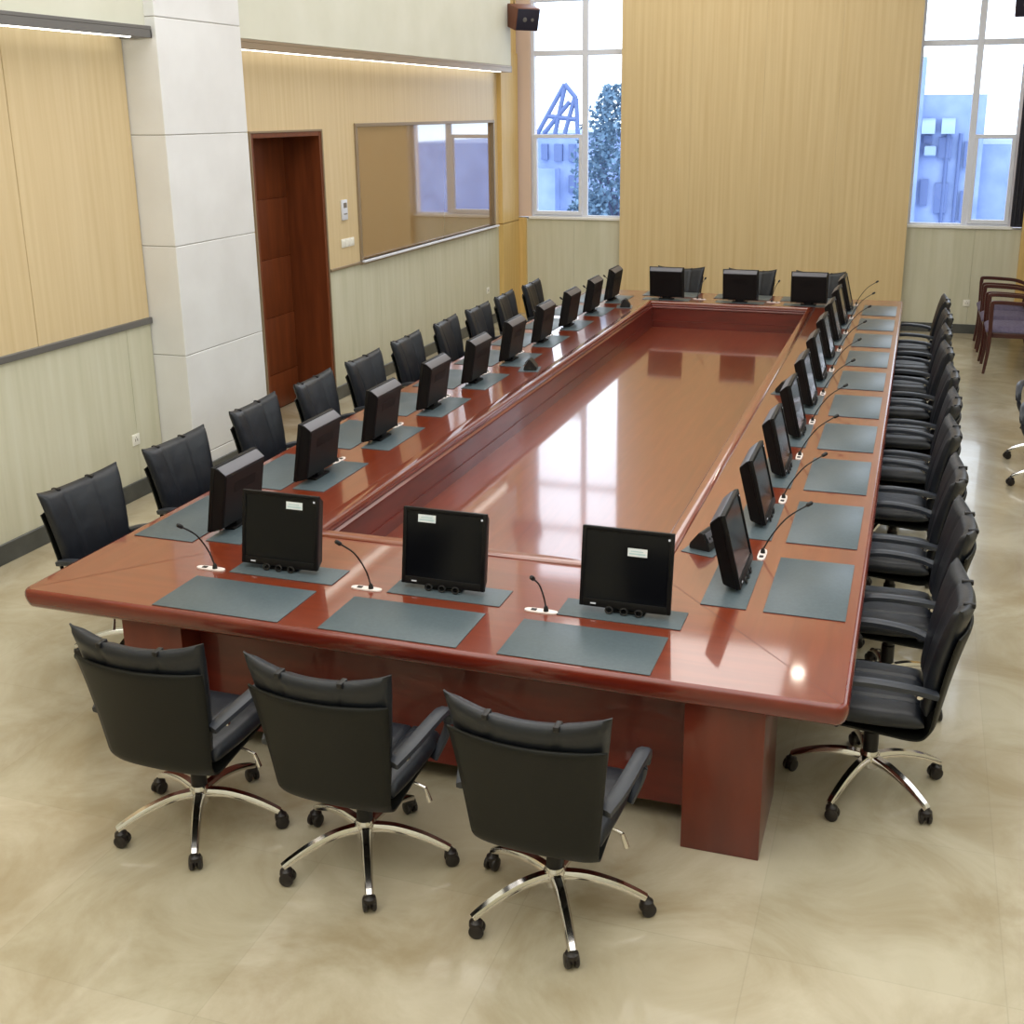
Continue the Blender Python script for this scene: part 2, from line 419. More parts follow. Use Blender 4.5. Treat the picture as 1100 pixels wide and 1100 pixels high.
# --- outlets and switches
def wallplate(name, label, cat, loc, rz, n=1, sw=False):
    t = thing(name, label, cat, loc, rz)      # local +x is out of the wall
    for k in range(n):
        y = (k-(n-1)/2)*.092
        obj('face_plate', box(nb(), 0, .01, y-.043, y+.043, -.043, .043, .003, 2), M['outlet'], t)
        b = nb()
        if sw: box(b, .008, .015, y-.022, y+.022, -.028, .028, .002, 1)
        else:
            for s in (-1,1): box(b, .008, .0115, y+s*.012-.003, y+s*.012+.003, -.012, .008)
            box(b, .008, .0115, y-.004, y+.004, .016, .024)
        obj('rocker' if sw else 'slots', b, M['outlet'] if sw else M['outlet_dark'], t)
    return t
wallplate('wall_outlet', 'square white outlet low on the wall left of the stone column', 'outlet', (XW, 3.17, .455), 0)
wallplate('wall_outlet', 'white outlet low on left wall beneath the observation window', 'outlet', (XW, 10.82, .49), 0)
wallplate('wall_outlet', 'white outlet low on the back wall beside the wooden armchairs', 'outlet', (4.43, YB, .40), -PI/2)
wallplate('light_switch', 'row of three white wall switches between the door and observation window', 'switch', (XW, 6.79, 1.56), 0, 3, True)
t = thing('wall_control', 'small grey control panel on wall above the three switches', 'control panel', (XW, 6.74, 1.89), 0)
obj('housing', box(nb(), 0, .022, -.055, .055, -.1, .1, .006, 2), M['silver'], t)
obj('display', box(nb(), .02, .024, -.035, .035, .02, .07, .001, 1), M['outlet_dark'], t)
for i in range(3): obj('button', lathe(nb(), [(0,0),(.008,0),(.008,.004),(0,.004)], 10, T=Matrix.Translation((.021,-.025+.025*i,-.04)) @ Matrix.Rotation(PI/2,4,'Y')), M['outlet_dark'], t)

# --- loudspeakers hung high in the corners
def speaker(label, loc, rz):
    t = thing('wall_speaker', label, 'speaker', loc, rz)       # local -y is the front
    T = Matrix.Rotation(math.radians(16), 4, 'X')
    b = nb(); prism(b, [(-.12,-.17),(.12,-.17),(.12,.17),(-.12,.17)], -.11, .12, 'xy')
    b = nb(); box(b, -.17, .17, -.13, .15, -.14, .14, .012, 3, T)
    obj('cabinet', b, M['speaker_wood'], t)
    b = nb(); box(b, -.16, .16, -.145, -.128, -.13, .13, .006, 2, T)
    g = obj('grille', b, M['mesh'], t)
    b = nb()
    for x, r in ((-.05,.03),(.06,.022)): lathe(b, [(0,0),(r,0),(r,.004),(r*.7,.008),(0,.008)], 18, T=T @ Matrix.Translation((x,-.145,0)) @ Matrix.Rotation(PI/2,4,'X'))
    obj('driver', b, M['dark_trim'], g)
    b = nb(); tube(b, [(0,.1,.06),(-.02,.2,.12),(-.02,.2,.34)], .016, 10); box(b, -.06, .02, .19, .21, .3, .4, .004, 1)
    obj('bracket', b, M['black_plastic'], t)
    return t
speaker('brown and black loudspeaker hung high in the left corner beside the window', (-1.33, 11.15, 4.0), math.radians(48))
speaker('dark loudspeaker hung high before the right-hand window at the frame edge', (4.79, 11.2, 4.0), math.radians(-8))

# --- ceiling lights (real fittings, seen in the polished table)
def downlight(x, y, lab, r=.09):
    t = thing('ceiling_light', lab, 'light', (x, y, ZC), 0, 'round recessed ceiling lights')
    obj('trim_ring', lathe(nb(), [(r+.03,0),(r+.03,-.012),(r,-.016),(r,0)], 28), M['silver'], t)
    obj('lens', lathe(nb(), [(0,-.004),(r,-.004),(r,0),(0,0)], 28), M['downlight'], t)

# ================================================================= TABLE
W, L, TZ = 3.669, 9.70, .75
IX0, IX1, IY0, IY1 = .948, 2.684, 1.095, 8.857
PITZ = .475
table = thing('conference_table', 'large polished mahogany conference table built as a ring around a sunken centre', 'table', (0,0,0))
RC = .05
def outer_loop(inset, r):
    """rounded rectangle, list of (x,y)"""
    out = []; x0,x1,y0,y1 = inset, W-inset, inset, L-inset; r = max(r-inset, .01)
    for cx, cy, a0 in ((x1-r,y0+r,-PI/2),(x1-r,y1-r,0),(x0+r,y1-r,PI/2),(x0+r,y0+r,PI)):
        for k in range(9): a = a0+PI/2*k/8; out.append((cx+r*math.cos(a), cy+r*math.sin(a)))
    return out
# flat top: four mitred boards (z = .75) with hairline seams
def board(poly, m):
    b = nb(); vs = [b.verts.new((x,y,TZ)) for x,y in poly]; b.faces.new(vs)
    r = bmesh.ops.extrude_face_region(b, geom=b.faces[:])
    for v in [g for g in r['geom'] if isinstance(g, bmesh.types.BMVert)]: v.co.z -= .03
    return obj('tabletop_board', b, m, table, smooth=False)
E_ = .022      # start of rounded rim
ol = outer_loop(E_, RC); n9 = 9
g = .0012
# corner arcs order: SE, NE, NW, SW ; split each arc at its midpoint
SE, NE, NW, SW = ol[0:9], ol[9:18], ol[18:27], ol[27:36]
bx0,bx1,by0,by1 = IX0-.07, IX1+.07, IY0-.07, IY1+.07
def sh(p, dx, dy): return (p[0]+dx, p[1]+dy)
south = [sh(p,0,0) for p in SW[4:]] + SE[:5] + [(bx1,by0),(bx0,by0)]
east = SE[4:] + NE[:5] + [(bx1,by1),(bx1,by0)]
north = NE[4:] + NW[:5] + [(bx0,by1),(bx1,by1)]
west = NW[4:] + SW[:5] + [(bx0,by0),(bx0,by1)]
# pull the mitre edges apart by a hairline
def shrink(poly, s, ax):
    c = (W/2, L/2); out = []
    for x, y in poly: out.append((x, y))
    return out
for poly, m in ((south,M['mahog_x']),(north,M['mahog_x']),(east,M['mahog']),(west,M['mahog'])): board(poly, m)
b = nb()
for (ax, ay), (cx, cy) in ((SE[4],(bx1,by0)),(NE[4],(bx1,by1)),(NW[4],(bx0,by1)),(SW[4],(bx0,by0))):
    dv = Vector((cx-ax, cy-ay, 0)).normalized(); s = Vector((-dv.y, dv.x, 0))*.0022
    vs = [b.verts.new(Vector((ax,ay,TZ+.0004))+s), b.verts.new(Vector((ax,ay,TZ+.0004))-s), b.verts.new(Vector((cx,cy,TZ+.0004))-s), b.verts.new(Vector((cx,cy,TZ+.0004))+s)]
    b.faces.new(vs)
obj('mitre_seam', b, M['mahog_dark'], table, smooth=False)
# outer rim, profile swept round
prof = [(.022,0),(.012,-.002),(.005,-.007),(.001,-.016),(0,-.03),(.001,-.045),(.006,-.06),(.012,-.075),(.02,-.086),(.035,-.092),(.10,-.092)]
b = nb(); rings = [[b.verts.new((x,y,TZ+dz)) for x,y in outer_loop(o, RC)] for o, dz in prof]
for i in range(len(rings)-1):
    for k in range(len(rings[0])): j=(k+1)%len(rings[0]); b.faces.new([rings[i][k],rings[i][j],rings[i+1][j],rings[i+1][k]])
obj('table_edge', b, M['mahog_edge'], table, ang=60)
# underside slab
b = nb(); x=.06; box(b, x, IX0+.0, x, L-x, TZ-.085, TZ-.03); box(b, IX1, W-x, x, L-x, TZ-.085, TZ-.03); box(b, IX0, IX1, x, IY0, TZ-.085, TZ-.03); box(b, IX0, IX1, IY1, L-x, TZ-.085, TZ-.03)
obj('underframe', b, M['mahog_dark'], table)
# raised bead around the opening, then stepped well walls
def inner_loop(o): return [(IX0+o,IY0+o),(IX1-o,IY0+o),(IX1-o,IY1-o),(IX0+o,IY1-o)]
def ringmesh(prof):
    b = nb(); rs = [[b.verts.new((x,y,TZ+dz)) for x,y in inner_loop(o)] for o,dz in prof]
    for i in range(len(rs)-1):
        for k in range(4): j=(k+1)%4; b.faces.new([rs[i][k],rs[i][j],rs[i+1][j],rs[i+1][k]])
    return b
obj('raised_bead', ringmesh([(-.078,-.01),(-.078,.0),(-.074,.009),(-.066,.013),(-.012,.013),(-.003,.008),(0,0),(.002,-.012),(.0,-.02)]), M['mahog_bead'], table, ang=50)
obj('well_moulding', ringmesh([(.0,-.02),(.010,-.022),(.014,-.03),(.010,-.038),(.016,-.042),(.028,-.048),(.030,-.058),(.020,-.066),(.020,-.2),(.03,-.2),(.03,PITZ-TZ)]), M['mahog_dark'], table, ang=30)
b = nb(); box(b, IX0-.02, IX1+.02, IY0-.02, IY1+.02, PITZ-.03, PITZ)
pit = obj('sunken_centre_panel', b, M['mahog'], table)
# skirts and pedestals
for q in ((.52, .56, .3, L-.3, 0, TZ-.085),(W-.46, W-.42, .3, L-.3, 0, TZ-.085),(.56, W-.46, .20, .24, .1, TZ-.085),(.56, W-.46, L-.24, L-.20, .1, TZ-.085)):
    obj('modesty_panel', box(nb(), *q), M['mahog_dark'], table)
PF = .065
for x0 in (.49, W-.30-.31):
    for y0, y1 in ((PF, .55), (L-.55, L-PF)):
        b = nb(); box(b, x0, x0+.31, y0, y1, 0, TZ-.088, .004, 2)
        obj('pedestal', b, M['pedestal_wood'], table)
for x0 in (.46, W-.42):
    for k in range(1, 4):
        y = L*k/4; b = nb(); box(b, x0, x0+.05, y-.2, y+.2, 0, TZ-.088, .004, 2)
        obj('pedestal', b, M['pedestal_wood'], table)

# ================================================================= CHAIR
def back_curve(z):
    """shell centreline y for height z (chair faces +y)"""
    pts = [(.34,-.20),(.42,-.245),(.55,-.27),(.70,-.305),(.86,-.348),(.99,-.390)]
    for (z0,y0),(z1,y1) in zip(pts, pts[1:]):
        if z <= z1: t=max(0,(z-z0)/(z1-z0)); return y0+(y1-y0)*t
    return pts[-1][1]
def make_swivel(label, name='swivel_chair', leath=None, shellm=None, cat='chair'):
    leath = leath or M['leather']; shellm = shellm or M['shell']
    t = thing(name, label, cat)
    # one-piece shell: path from seat front underside to the top of the back
    path = [(.20,.395),(.05,.385),(-.08,.375),(-.16,.372),(-.212,.385),(-.243,.42),(-.257,.48),(-.277,.58),(-.305,.70),(-.332,.80),(-.352,.862)]
    path = [Vector((0,y,z)) for y,z in path]; path = spline(path, 3); npth = len(path)
    def shell(u, v):
        s = v*(npth-1); i = min(int(s), npth-2); f = s-i; p = path[i].lerp(path[i+1], f)
        d = (path[i+1]-path[i]).normalized(); nrm = Vector((0, d.z, -d.y))
        up = max(0, min(1, (p.z-.40)/.46)); hw = .228+.050*up
        if p.z < .40: hw = .225-.02*(1-min(1,v*3))
        curv = .055*(.35+.65*up)*u*u
        q = Vector((u*hw, p.y, p.z)) - nrm*0
        q.y += curv if p.z > .40 else curv*max(0,(p.z-.36)/.04)
        return q, (0, -d.z if False else d.z, -d.y)
    def th(u, v):
        e = (1-abs(u)**6)*(1-(2*v-1)**20); return (.004+.010*e, .004+.010*e)
    obj('back_shell', sheet(shell, 18, 44, th), shellm, t, ang=70)
    # back cushion, two stitched channels, ears raised at the corners
    def cush(u, v):
        z = .49+v*.462; w = .225+.066*v
        p = Vector((u*w, back_curve(z)+.034+.055*(.4+.6*v)*u*u, z+.034*v*abs(u)**2.5 - .004*(1-abs(u))*v))
        return p, (0, .985, .17)
    def cth(u, v):
        e = (1-abs(u)**9)*(1-(2*v-1)**24); e = max(e,0)**.5
        ch = 1-.22*math.exp(-((abs(u)-.42)/.03)**2)
        return (.004+.042*e*ch*(.85+.25*math.sin(PI*v)), .004+.020*e*(1-.4*math.exp(-((abs(u)-.42)/.03)**2)))
    cb = obj('back_cushion', sheet(cush, 40, 22, cth), leath, t, ang=70)
    for sx in (-1,1):
        w = .291*.42
        obj('stitched_tab', box(nb(), sx*w-.011, sx*w+.011, back_curve(.95)+.024, back_curve(.95)+.072, .936, .957, .005, 2), M['black_plastic'], cb)
    # seat cushion
    def seat(u, v):
        y = -.20+v*.47; w = .232+.012*math.sin(PI*v)
        z = .435 - .018*max(0,(v-.75)/.25)**2 + .012*abs(u)**3
        w *= (1-.10*max(0,(v-.8)/.2)**2)
        return Vector((u*w, y, z)), (0,0,1)
    def sth(u, v):
        e = max(0,(1-abs(u)**7)*(1-abs(2*v-1)**9))**.5; ch = 1-.3*math.exp(-((abs(u)-.45)/.03)**2)
        return (.006+.050*e*ch, .006+.030*e)
    obj('seat', sheet(seat, 36, 24, sth), leath, t, ang=70)
    # arms
    sec = [(-.5,-1),(.5,-1),(1,-.6),(1,.6),(.5,1),(-.5,1),(-1,.6),(-1,-.6)]
    for sx in (-1,1):
        p = spline([(sx*.252,-.235,.60),(sx*.280,-.13,.628),(sx*.292,.04,.64),(sx*.290,.14,.625),(sx*.284,.195,.575),(sx*.268,.19,.49),(sx*.238,.14,.405)], 5)
        ss = [(a*.026, c*.016) for a, c in sec]
        b = nb(); tube(b, p, [1.0]*15+[.95-.35*min(1,(i/(len(p)-15))) for i in range(len(p)-15)], sec=ss)
        a = obj('armrest', b, M['armpad'], t, ang=40)
        b = nb(); lathe(b, [(0,0),(.014,0),(.014,.02),(.009,.026),(0,.026)], 12, T=Matrix.Translation((sx*.262,-.17,.60)) @ Matrix.Rotation(sx*PI/2,4,'Y'))
        tube(b, [(sx*.25,-.225,.59),(sx*.275,-.15,.606)], .007, 8)
        obj('chrome_fixing', b, M['chrome'], a)
    # mechanism, lever, gas lift
    b = nb(); box(b, -.085, .085, -.10, .13, .335, .385, .012, 2); box(b, -.03, .03, .12, .16, .345, .375, .006, 1)
    mech = obj('tilt_mechanism', b, M['black_plastic'], t)
    b = nb(); tube(b, spline([(.08,.04,.355),(.17,.05,.35),(.235,.06,.325)], 5), .006, 8); tube(b, [(.235,.06,.325),(.252,.062,.27)], [.008,.011], 10)
    obj('lever', b, M['chrome'], mech)
    b = nb(); lathe(b, [(.0,.10),(.032,.10),(.032,.27),(.026,.275),(.026,.30),(.019,.30),(.019,.345),(0,.345)], 20)
    obj('gas_lift', b, M['black_plastic'], t)
    b = nb(); lathe(b, [(0,.10),(.036,.10),(.042,.115),(.042,.165),(.034,.18),(0,.18)], 24)
    obj('base_hub', b, M['chrome'], t)
    for k in range(5):
        a = math.radians(11+72*k); R = Matrix.Rotation(a, 4, 'Z'); b = nb()
        pts = spline([(.03,0,.148),(.12,0,.148),(.22,0,.126),(.30,0,.094),(.335,0,.076)], 4)
        sc2 = [(-1,-.7),(-.4,-.9),(.4,-.9),(1,-.7),(1,.2),(.6,.9),(-.6,.9),(-1,.2)]
        tb = bmesh.new(); tube(tb, pts, [.023-.008*i/(len(pts)-1) for i in range(len(pts))], sec=[(x*1.0,z*.75) for x,z in sc2])
        merge(b, tb, R)
        leg = obj('base_leg', b, M['chrome'], t, ang=45)
        c = nb(); off = .33
        TW = R @ Matrix.Translation((off,0,0)) @ Matrix.Rotation(.7*k+.4,4,'Z')
        for s in (-1,1):
            lathe(c, [(0,-.010),(.020,-.010),(.027,-.006),(.028,0),(.027,.006),(.020,.010),(0,.010)], 20, T=TW @ Matrix.Translation((.012,s*.016,.028)) @ Matrix.Rotation(PI/2,4,'X'))
        box(c, -.008, .03, -.007, .007, .02, .055, .004, 1, TW)
        hb = bmesh.new(); lathe(hb, [(0,.05),(.026,.045),(.024,.060),(.012,.068),(.008,.078),(0,.078)], 14); merge(c, hb, TW @ Matrix.Translation((.008,0,0)))
        obj('caster', c, M['dark_plastic'], leg)
    return t

chair = make_swivel('black leather swivel chair at near end of table, leftmost of the three')
chair.location = (1.135,-.36,0)
chair['group'] = 'chairs at the near end of the table'
register(chair)
dup(chair, (1.895,-.375,0), math.radians(-1), 'black leather swivel chair at near end of table, middle of the three', 'chairs at the near end of the table')
dup(chair, (2.69,-.43,0), math.radians(-1.5), 'black leather swivel chair at near end of table, rightmost and closest to the camera', 'chairs at the near end of the table')
LY = [.87,1.71,2.63,3.44,4.22,5.08,5.96,6.75,7.60,8.48]
for k, y in enumerate(LY):
    dup(chair, (-.072 + .01*math.sin(k*2.1), y, 0), -PI/2+math.radians((-3,-2,1,2,-1,0,2,-2,1,0)[k]), f'black leather swivel chair, {ORD[k]} from the near end along left side of table' if 0<k<9 else f'black leather swivel chair at left side of table, {ORD[k]} of that row', 'chairs along the left side of the table')
RY = [.74,1.62,2.42,3.30,4.10,4.95,5.85,6.70,7.55,8.50]
for k, y in enumerate(RY):
    dup(chair, (3.75+(.025 if k else 0)+.015*math.sin(k*1.7), y, 0), PI/2+math.radians((0,2,-1,1,-2,0,2,-1,1,0)[k]), f'black leather swivel chair, {ORD[k]} from the near end along right side of table' if 0<k<9 else f'black leather swivel chair at right side of table, {ORD[k]} of that row', 'chairs along the right side of the table')
for k, x in enumerate((1.02,1.88,2.70)):
    dup(chair, (x, 9.97, 0), PI+math.radians((2,-1,1)[k]), f'black leather swivel chair behind the {("left","middle","right")[k]} monitor at the far end', 'chairs at the far end of the table')

# purple office chairs mostly outside the frame on the right
ch2 = make_swivel('purple-grey swivel chair at right frame edge, closer of the two', 'office_chair', M['purple'], M['purple'])
ch2.location = (4.945, 5.40, 0); ch2.rotation_euler = (0,0,math.radians(169)); ch2['group'] = 'purple swivel chairs at the right edge'
register(ch2)
dup(ch2, (4.965, 6.16, 0), math.radians(169), 'purple-grey swivel chair at right frame edge, farther of the two', 'purple swivel chairs at the right edge')

# ================================================================= TABLE TOP THINGS
def make_pad(w, d, name, label, cat):
    b = nb(); box(b, -w/2, w/2, -d/2, d/2, 0, .004, .0015, 2)
    o = obj(name, b, M['pad']); return tag(o, label, cat)

def pad_at(name, w, d, x, y, rz, label, cat, group):
    global PADS
    key = (name, w, d)
    if key not in PADS:
        o = make_pad(w, d, name, label, cat); PADS[key] = o
    else:
        o = PADS[key].copy(); C.objects.link(o)
    o.location = (x, y, TZ+.0006); o.rotation_euler = (0,0,rz); o['label'] = label; o['category'] = cat; o['group'] = group
    return o
PADS = {}

def make_monitor(sticker=None, label=''):
    """user side is -y; origin on the table under the front of the foot; tilts back"""
    t = thing('monitor', label, 'monitor')
    T = Matrix.Translation((0,0,.022)) @ Matrix.Rotation(math.radians(-TILT), 4, 'X')
    w, h = .40, .352
    # front frame with a chin
    b = nb(); t_ = .018
    box(b, -w/2, -w/2+t_, 0, .022, 0, h, .003, 2, T); box(b, w/2-t_, w/2, 0, .022, 0, h, .003, 2, T)
    box(b, -w/2+t_-.001, w/2-t_+.001, 0, .022, h-t_, h, .003, 2, T); box(b, -w/2+t_-.001, w/2-t_+.001, 0, .022, 0, .034, .003, 2, T)
    bz = obj('bezel', b, M['mon_black'], t)
    b = nb(); box(b, -w/2+.05, -w/2+.075, -.0008, .0006, .012, .018, 0, 1, T); lathe(b, [(0,0),(.005,0),(.005,.0015),(0,.0015)], 12, T=T @ Matrix.Translation((w/2-.02,-.0002,h-.028)) @ Matrix.Rotation(PI/2,4,'X'))
    obj('badge', b, M['silver'], bz)
    scn = obj('screen', box(nb(), -w/2+.016, w/2-.016, .005, .012, .032, h-.016, 0, 1, T), M['screen'], t)
    # tapered rear housing: sloped shoulders then a flat back
    b = bmesh.new(); hw0, hw1 = w/2-.002, w/2-.014
    A = [b.verts.new(p) for p in ((-hw0,.02,.004),(hw0,.02,.004),(hw0,.02,h-.003),(-hw0,.02,h-.003))]
    B = [b.verts.new(p) for p in ((-hw0+.004,.034,.006),(hw0-.004,.034,.006),(hw0-.004,.034,h-.006),(-hw0+.004,.034,h-.006))]
    D = [b.verts.new(p) for p in ((-hw1,.078,.03),(hw1,.078,.03),(hw1,.078,h-.032),(-hw1,.078,h-.032))]
    for P_, Q_ in ((A,B),(B,D)):
        for i in range(4): j=(i+1)%4; b.faces.new([P_[i],P_[j],Q_[j],Q_[i]])
    b.faces.new(D); b.faces.new(A[::-1])
    bmesh.ops.bevel(b, geom=[e for e in b.edges], offset=.003, segments=2, affect='EDGES')
    bmesh.ops.transform(b, matrix=T, verts=b.verts[:])
    hs = obj('rear_housing', b, M['mon_black'], t, ang=40)
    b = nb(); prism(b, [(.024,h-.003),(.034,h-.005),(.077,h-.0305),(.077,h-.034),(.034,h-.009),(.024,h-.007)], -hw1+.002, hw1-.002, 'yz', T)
    obj('lit_top_strip', b, M['mon_grey'], hs)  # added lighter strip: ceiling light on the top slope, put into the colour
    b = nb(); box(b, -.178, .178, .075, .0805, .036, h-.04, .002, 1, T)
    for i in range(7): box(b, -.10, .10, .080, .082, h-.10-.008*i, h-.097-.008*i, 0, 1, T)
    obj('back_cover', b, M['mon_black'], hs)
    # foot: slim block with cable loops
    b = nb(); box(b, -.085, .085, .01, .085, 0, .012, .004, 2); box(b, -.05, .05, .03, .055, .01, .05, .005, 2); box(b, -.04, .04, .045, .075, .01, .14, .006, 2)
    ft = obj('stand', b, M['mon_black'], t)
    for x in (-.065, .0, .065):
        obj('cable_loop', tube(nb(), [(x+.016*math.cos(a), -.004+.004*math.sin(a), .016+.013*math.sin(a)) for a in [2*PI*i/12 for i in range(13)]], .004, 6), M['black_plastic'], ft)
    if sticker:
        sx, sz, sw = sticker; b = nb(); box(b, sx-sw/2, sx+sw/2, .0035, .0048, sz-.0175, sz+.0175, 0, 1, T)
        s = obj('sticker', b, M['sticker'], scn)
        b = nb(); box(b, sx-sw*.42, sx+sw*.42, .0028, .0036, sz-.009, sz-.003, 0, 1, T); box(b, sx-sw*.34, sx+sw*.30, .0028, .0036, sz+.003, sz+.007, 0, 1, T)
        obj('print', b, M['sticker_ink'], s)
    return t

def make_mic(label, lean):
    t = thing('gooseneck_microphone', label, 'microphone')   # user side -y
    b = nb(); pl_ = []
    for k in range(24):
        a = 2*PI*k/24; c, s = math.cos(a), math.sin(a); x = .075*abs(c)**.55*(1 if c>0 else -1); y = .020*abs(s)**.8*(1 if s>0 else -1); pl_.append((x,y))
    prism(b, pl_, 0, .006, 'xy')
    obj('base_plate', b, M['white_plate'], t, ang=30)
    obj('talk_button', box(nb(), -.045, -.02, -.01, .01, .006, .009, .001, 1), M['black_plastic'], t)
    obj('neck_socket', lathe(nb(), [(0,.006),(.012,.006),(.010,.022),(.005,.03),(0,.03)], 14, c=(.022,0,0)), M['black_plastic'], t)
    lx, ly, lz = lean
    p = spline([(.022,0,.02),(.022+lx*.12,ly*.2,lz*.4),(.022+lx*.5,ly*.55,lz*.76),(.022+lx,ly,lz)], 7)
    nk = obj('gooseneck', tube(nb(), p, .0038, 8), M['black_plastic'], t)
    d = (p[-1]-p[-3]).normalized(); h = [p[-1]-d*.004, p[-1], p[-1]+d*.006, p[-1]+d*.026, p[-1]+d*.032]
    obj('microphone_head', tube(nb(), h, [.004,.008,.010,.010,.006], 10), M['black_plastic'], t)
    return t

KW, KD = .66, .345
TILT = 9
# --- near end (users face +y)
side = ('left','middle','right')
near_x = (1.03, 1.86, 2.70); near_mat = (1.00, 1.815, 2.615); stk = ((.075,.298,.085),(-.085,.305,.085),(.045,.255,.085))
for k in range(3):
    pad_at('desk_mat', KW-.035, KD, near_mat[k], .205, 0, f'grey leather desk mat at near table end, {side[k]} of the three', 'desk mat', 'desk mats at the near end')
    pad_at('monitor_mat', .54, .18, near_mat[k]+.075, .552, 0, f'small grey mat under the {side[k]} monitor at near table end', 'mat', 'monitor mats at the near end')
    m = make_monitor(stk[k], f'black monitor with white sticker facing the camera, {("leftmost","middle","rightmost")[k]} at near end')
    m.location = (near_x[k], .535, TZ+.005); m['group'] = 'monitors at the near end'
for k, (x, ln_) in enumerate(((.70,(-.05,-.15,.26)),(1.515,(-.075,-.12,.255)),(2.348,(-.015,-.12,.20)))):
    q = make_mic(f'black gooseneck microphone on white plate {("left of the leftmost near monitor","between leftmost and middle near monitors","between middle and rightmost near monitors")[k]}', ln_)
    q.location = (x+.0, .473, TZ+.0006); q['group'] = 'microphones at the near end'

mon = None
# --- right side (users face -x): rz = +90 turns -y to +x
TILT = 14
mon_r = make_monitor(None, 'black monitor at right side of table, nearest of that row'); mon_r['group'] = 'monitors along the right side'; register(mon_r)
mic_r = make_mic('black gooseneck microphone on right side of table, nearest of that row', (.07,-.19,.245)); mic_r['group'] = 'microphones along the right side'; register(mic_r)
TILT = 9
mon_l = make_monitor(None, 'black monitor seen from behind at left side of table, nearest of that row'); mon_l['group'] = 'monitors along the left side'; register(mon_l)
mic_l = make_mic('black gooseneck microphone on left side of table, nearest of that row', (-.05,-.15,.21)); mic_l['group'] = 'microphones along the left side'; register(mic_l)
def lab(k, what, side_):
    if k in (0, 9): return f'{what} at {side_} side of table, {ORD[k]} of that row'
    return f'{what}, {ORD[k]} from the near end along {side_} side of table'
for k in range(10):
    y = 1.08+.872*k
    # right
    p = (3.145, y+.02, TZ+.005)
    if k == 0: mon_r.location = p; mon_r.rotation_euler = (0,0,PI/2)
    else: dup(mon_r, p, PI/2, lab(k,'black monitor showing its screen','right'))
    pad_at('desk_mat', KW, KD, 3.435, y, PI/2, lab(k,'grey leather desk mat','right'), 'desk mat', 'desk mats along the right side')
    pad_at('monitor_mat', .58, .20, 3.09, y-.04, PI/2, lab(k,'small grey mat under monitor','right'), 'mat', 'monitor mats along the right side')
    p = (3.172, y+.335, TZ+.0006)
    if k == 0: mic_r.location = p; mic_r.rotation_euler = (0,0,PI/2)
    else: dup(mic_r, p, PI/2, lab(k,'black gooseneck microphone','right'))
    # left
    p = (.435, y-.035, TZ+.005)
    if k == 0: mon_l.location = p; mon_l.rotation_euler = (0,0,-PI/2)
    else: dup(mon_l, p, -PI/2, lab(k,'black monitor seen from behind','left'))
    pad_at('desk_mat', KW, KD, .235, y, PI/2, lab(k,'grey leather desk mat','left'), 'desk mat', 'desk mats along the left side')
    pad_at('monitor_mat', .58, .20, .56, y, PI/2, lab(k,'small grey mat under monitor','left'), 'mat', 'monitor mats along the left side')
    p = (.455, y+.29, TZ+.0006)
    if k == 0: mic_l.location = p; mic_l.rotation_euler = (0,0,-PI/2)
    else: dup(mic_l, p, -PI/2, lab(k,'black gooseneck microphone','left'))
# --- far end (users face -y)
for k, x in enumerate((1.075, 1.915, 2.67)):
    dup(mon_l, (x, 9.13, TZ+.005), PI, f'black monitor seen from behind at far end of table, {side[k]} of the three', 'monitors at the far end')
    pad_at('desk_mat', KW-.03, KD, x-.02, 9.48, 0, f'grey leather desk mat at far table end, {side[k]} of the three', 'desk mat', 'desk mats at the far end')
    pad_at('monitor_mat', .54, .18, x, 9.10, 0, f'small grey mat under the {side[k]} monitor at far table end', 'mat', 'monitor mats at the far end')
    dup(mic_l, (x+.36, 9.2, TZ+.0006), PI, f'gooseneck microphone at far table end beside the {side[k]} monitor', 'microphones at the far end')

# --- wedge shaped control units
def wedge(x, y, rz, label):
    t = thing('control_unit', label, 'control unit', (x, y, TZ+.0006), rz, 'black wedge units beside the table opening')
    obj('base_mat', box(nb(), -.075, .095, -.11, .10, 0, .004, .0015, 1), M['pad'], t)
    b = nb(); prism(b, [(-.055,.004),(.055,.004),(.050,.03),(.012,.092),(-.004,.095),(-.055,.03)], -.06, .06, 'xz')
    bmesh.ops.bevel(b, geom=b.edges[:], offset=.004, segments=2, affect='EDGES')
    w = obj('wedge_body', b, M['black_plastic'], t)
    b = nb()
    T = Matrix.Translation((.034,0,.066)) @ Matrix.Rotation(math.radians(58.5),4,'Y')
    box(b, -.026, .026, -.045, .045, -.003, .003, .002, 1, T)
    f = obj('front_panel', b, M['mon_grey'], w)
    for i in range(3): obj('socket', lathe(nb(), [(0,0),(.007,0),(.006,.004),(0,.004)], 12, T=T @ Matrix.Translation((.005,-.028+.028*i,.003))), M['black_plastic'], f)
    return t
wedge(2.885, 1.44, math.radians(-15), 'black wedge-shaped unit left of the nearest monitors on the right side')
wedge(2.885, 4.87, math.radians(-10), 'black wedge-shaped unit halfway along the right side beside table opening')
wedge(.765, 5.09, math.radians(190), 'black wedge-shaped unit halfway along left side beside table opening')
wedge(.75, 8.44, math.radians(190), 'black wedge-shaped unit at the far left corner of table opening')

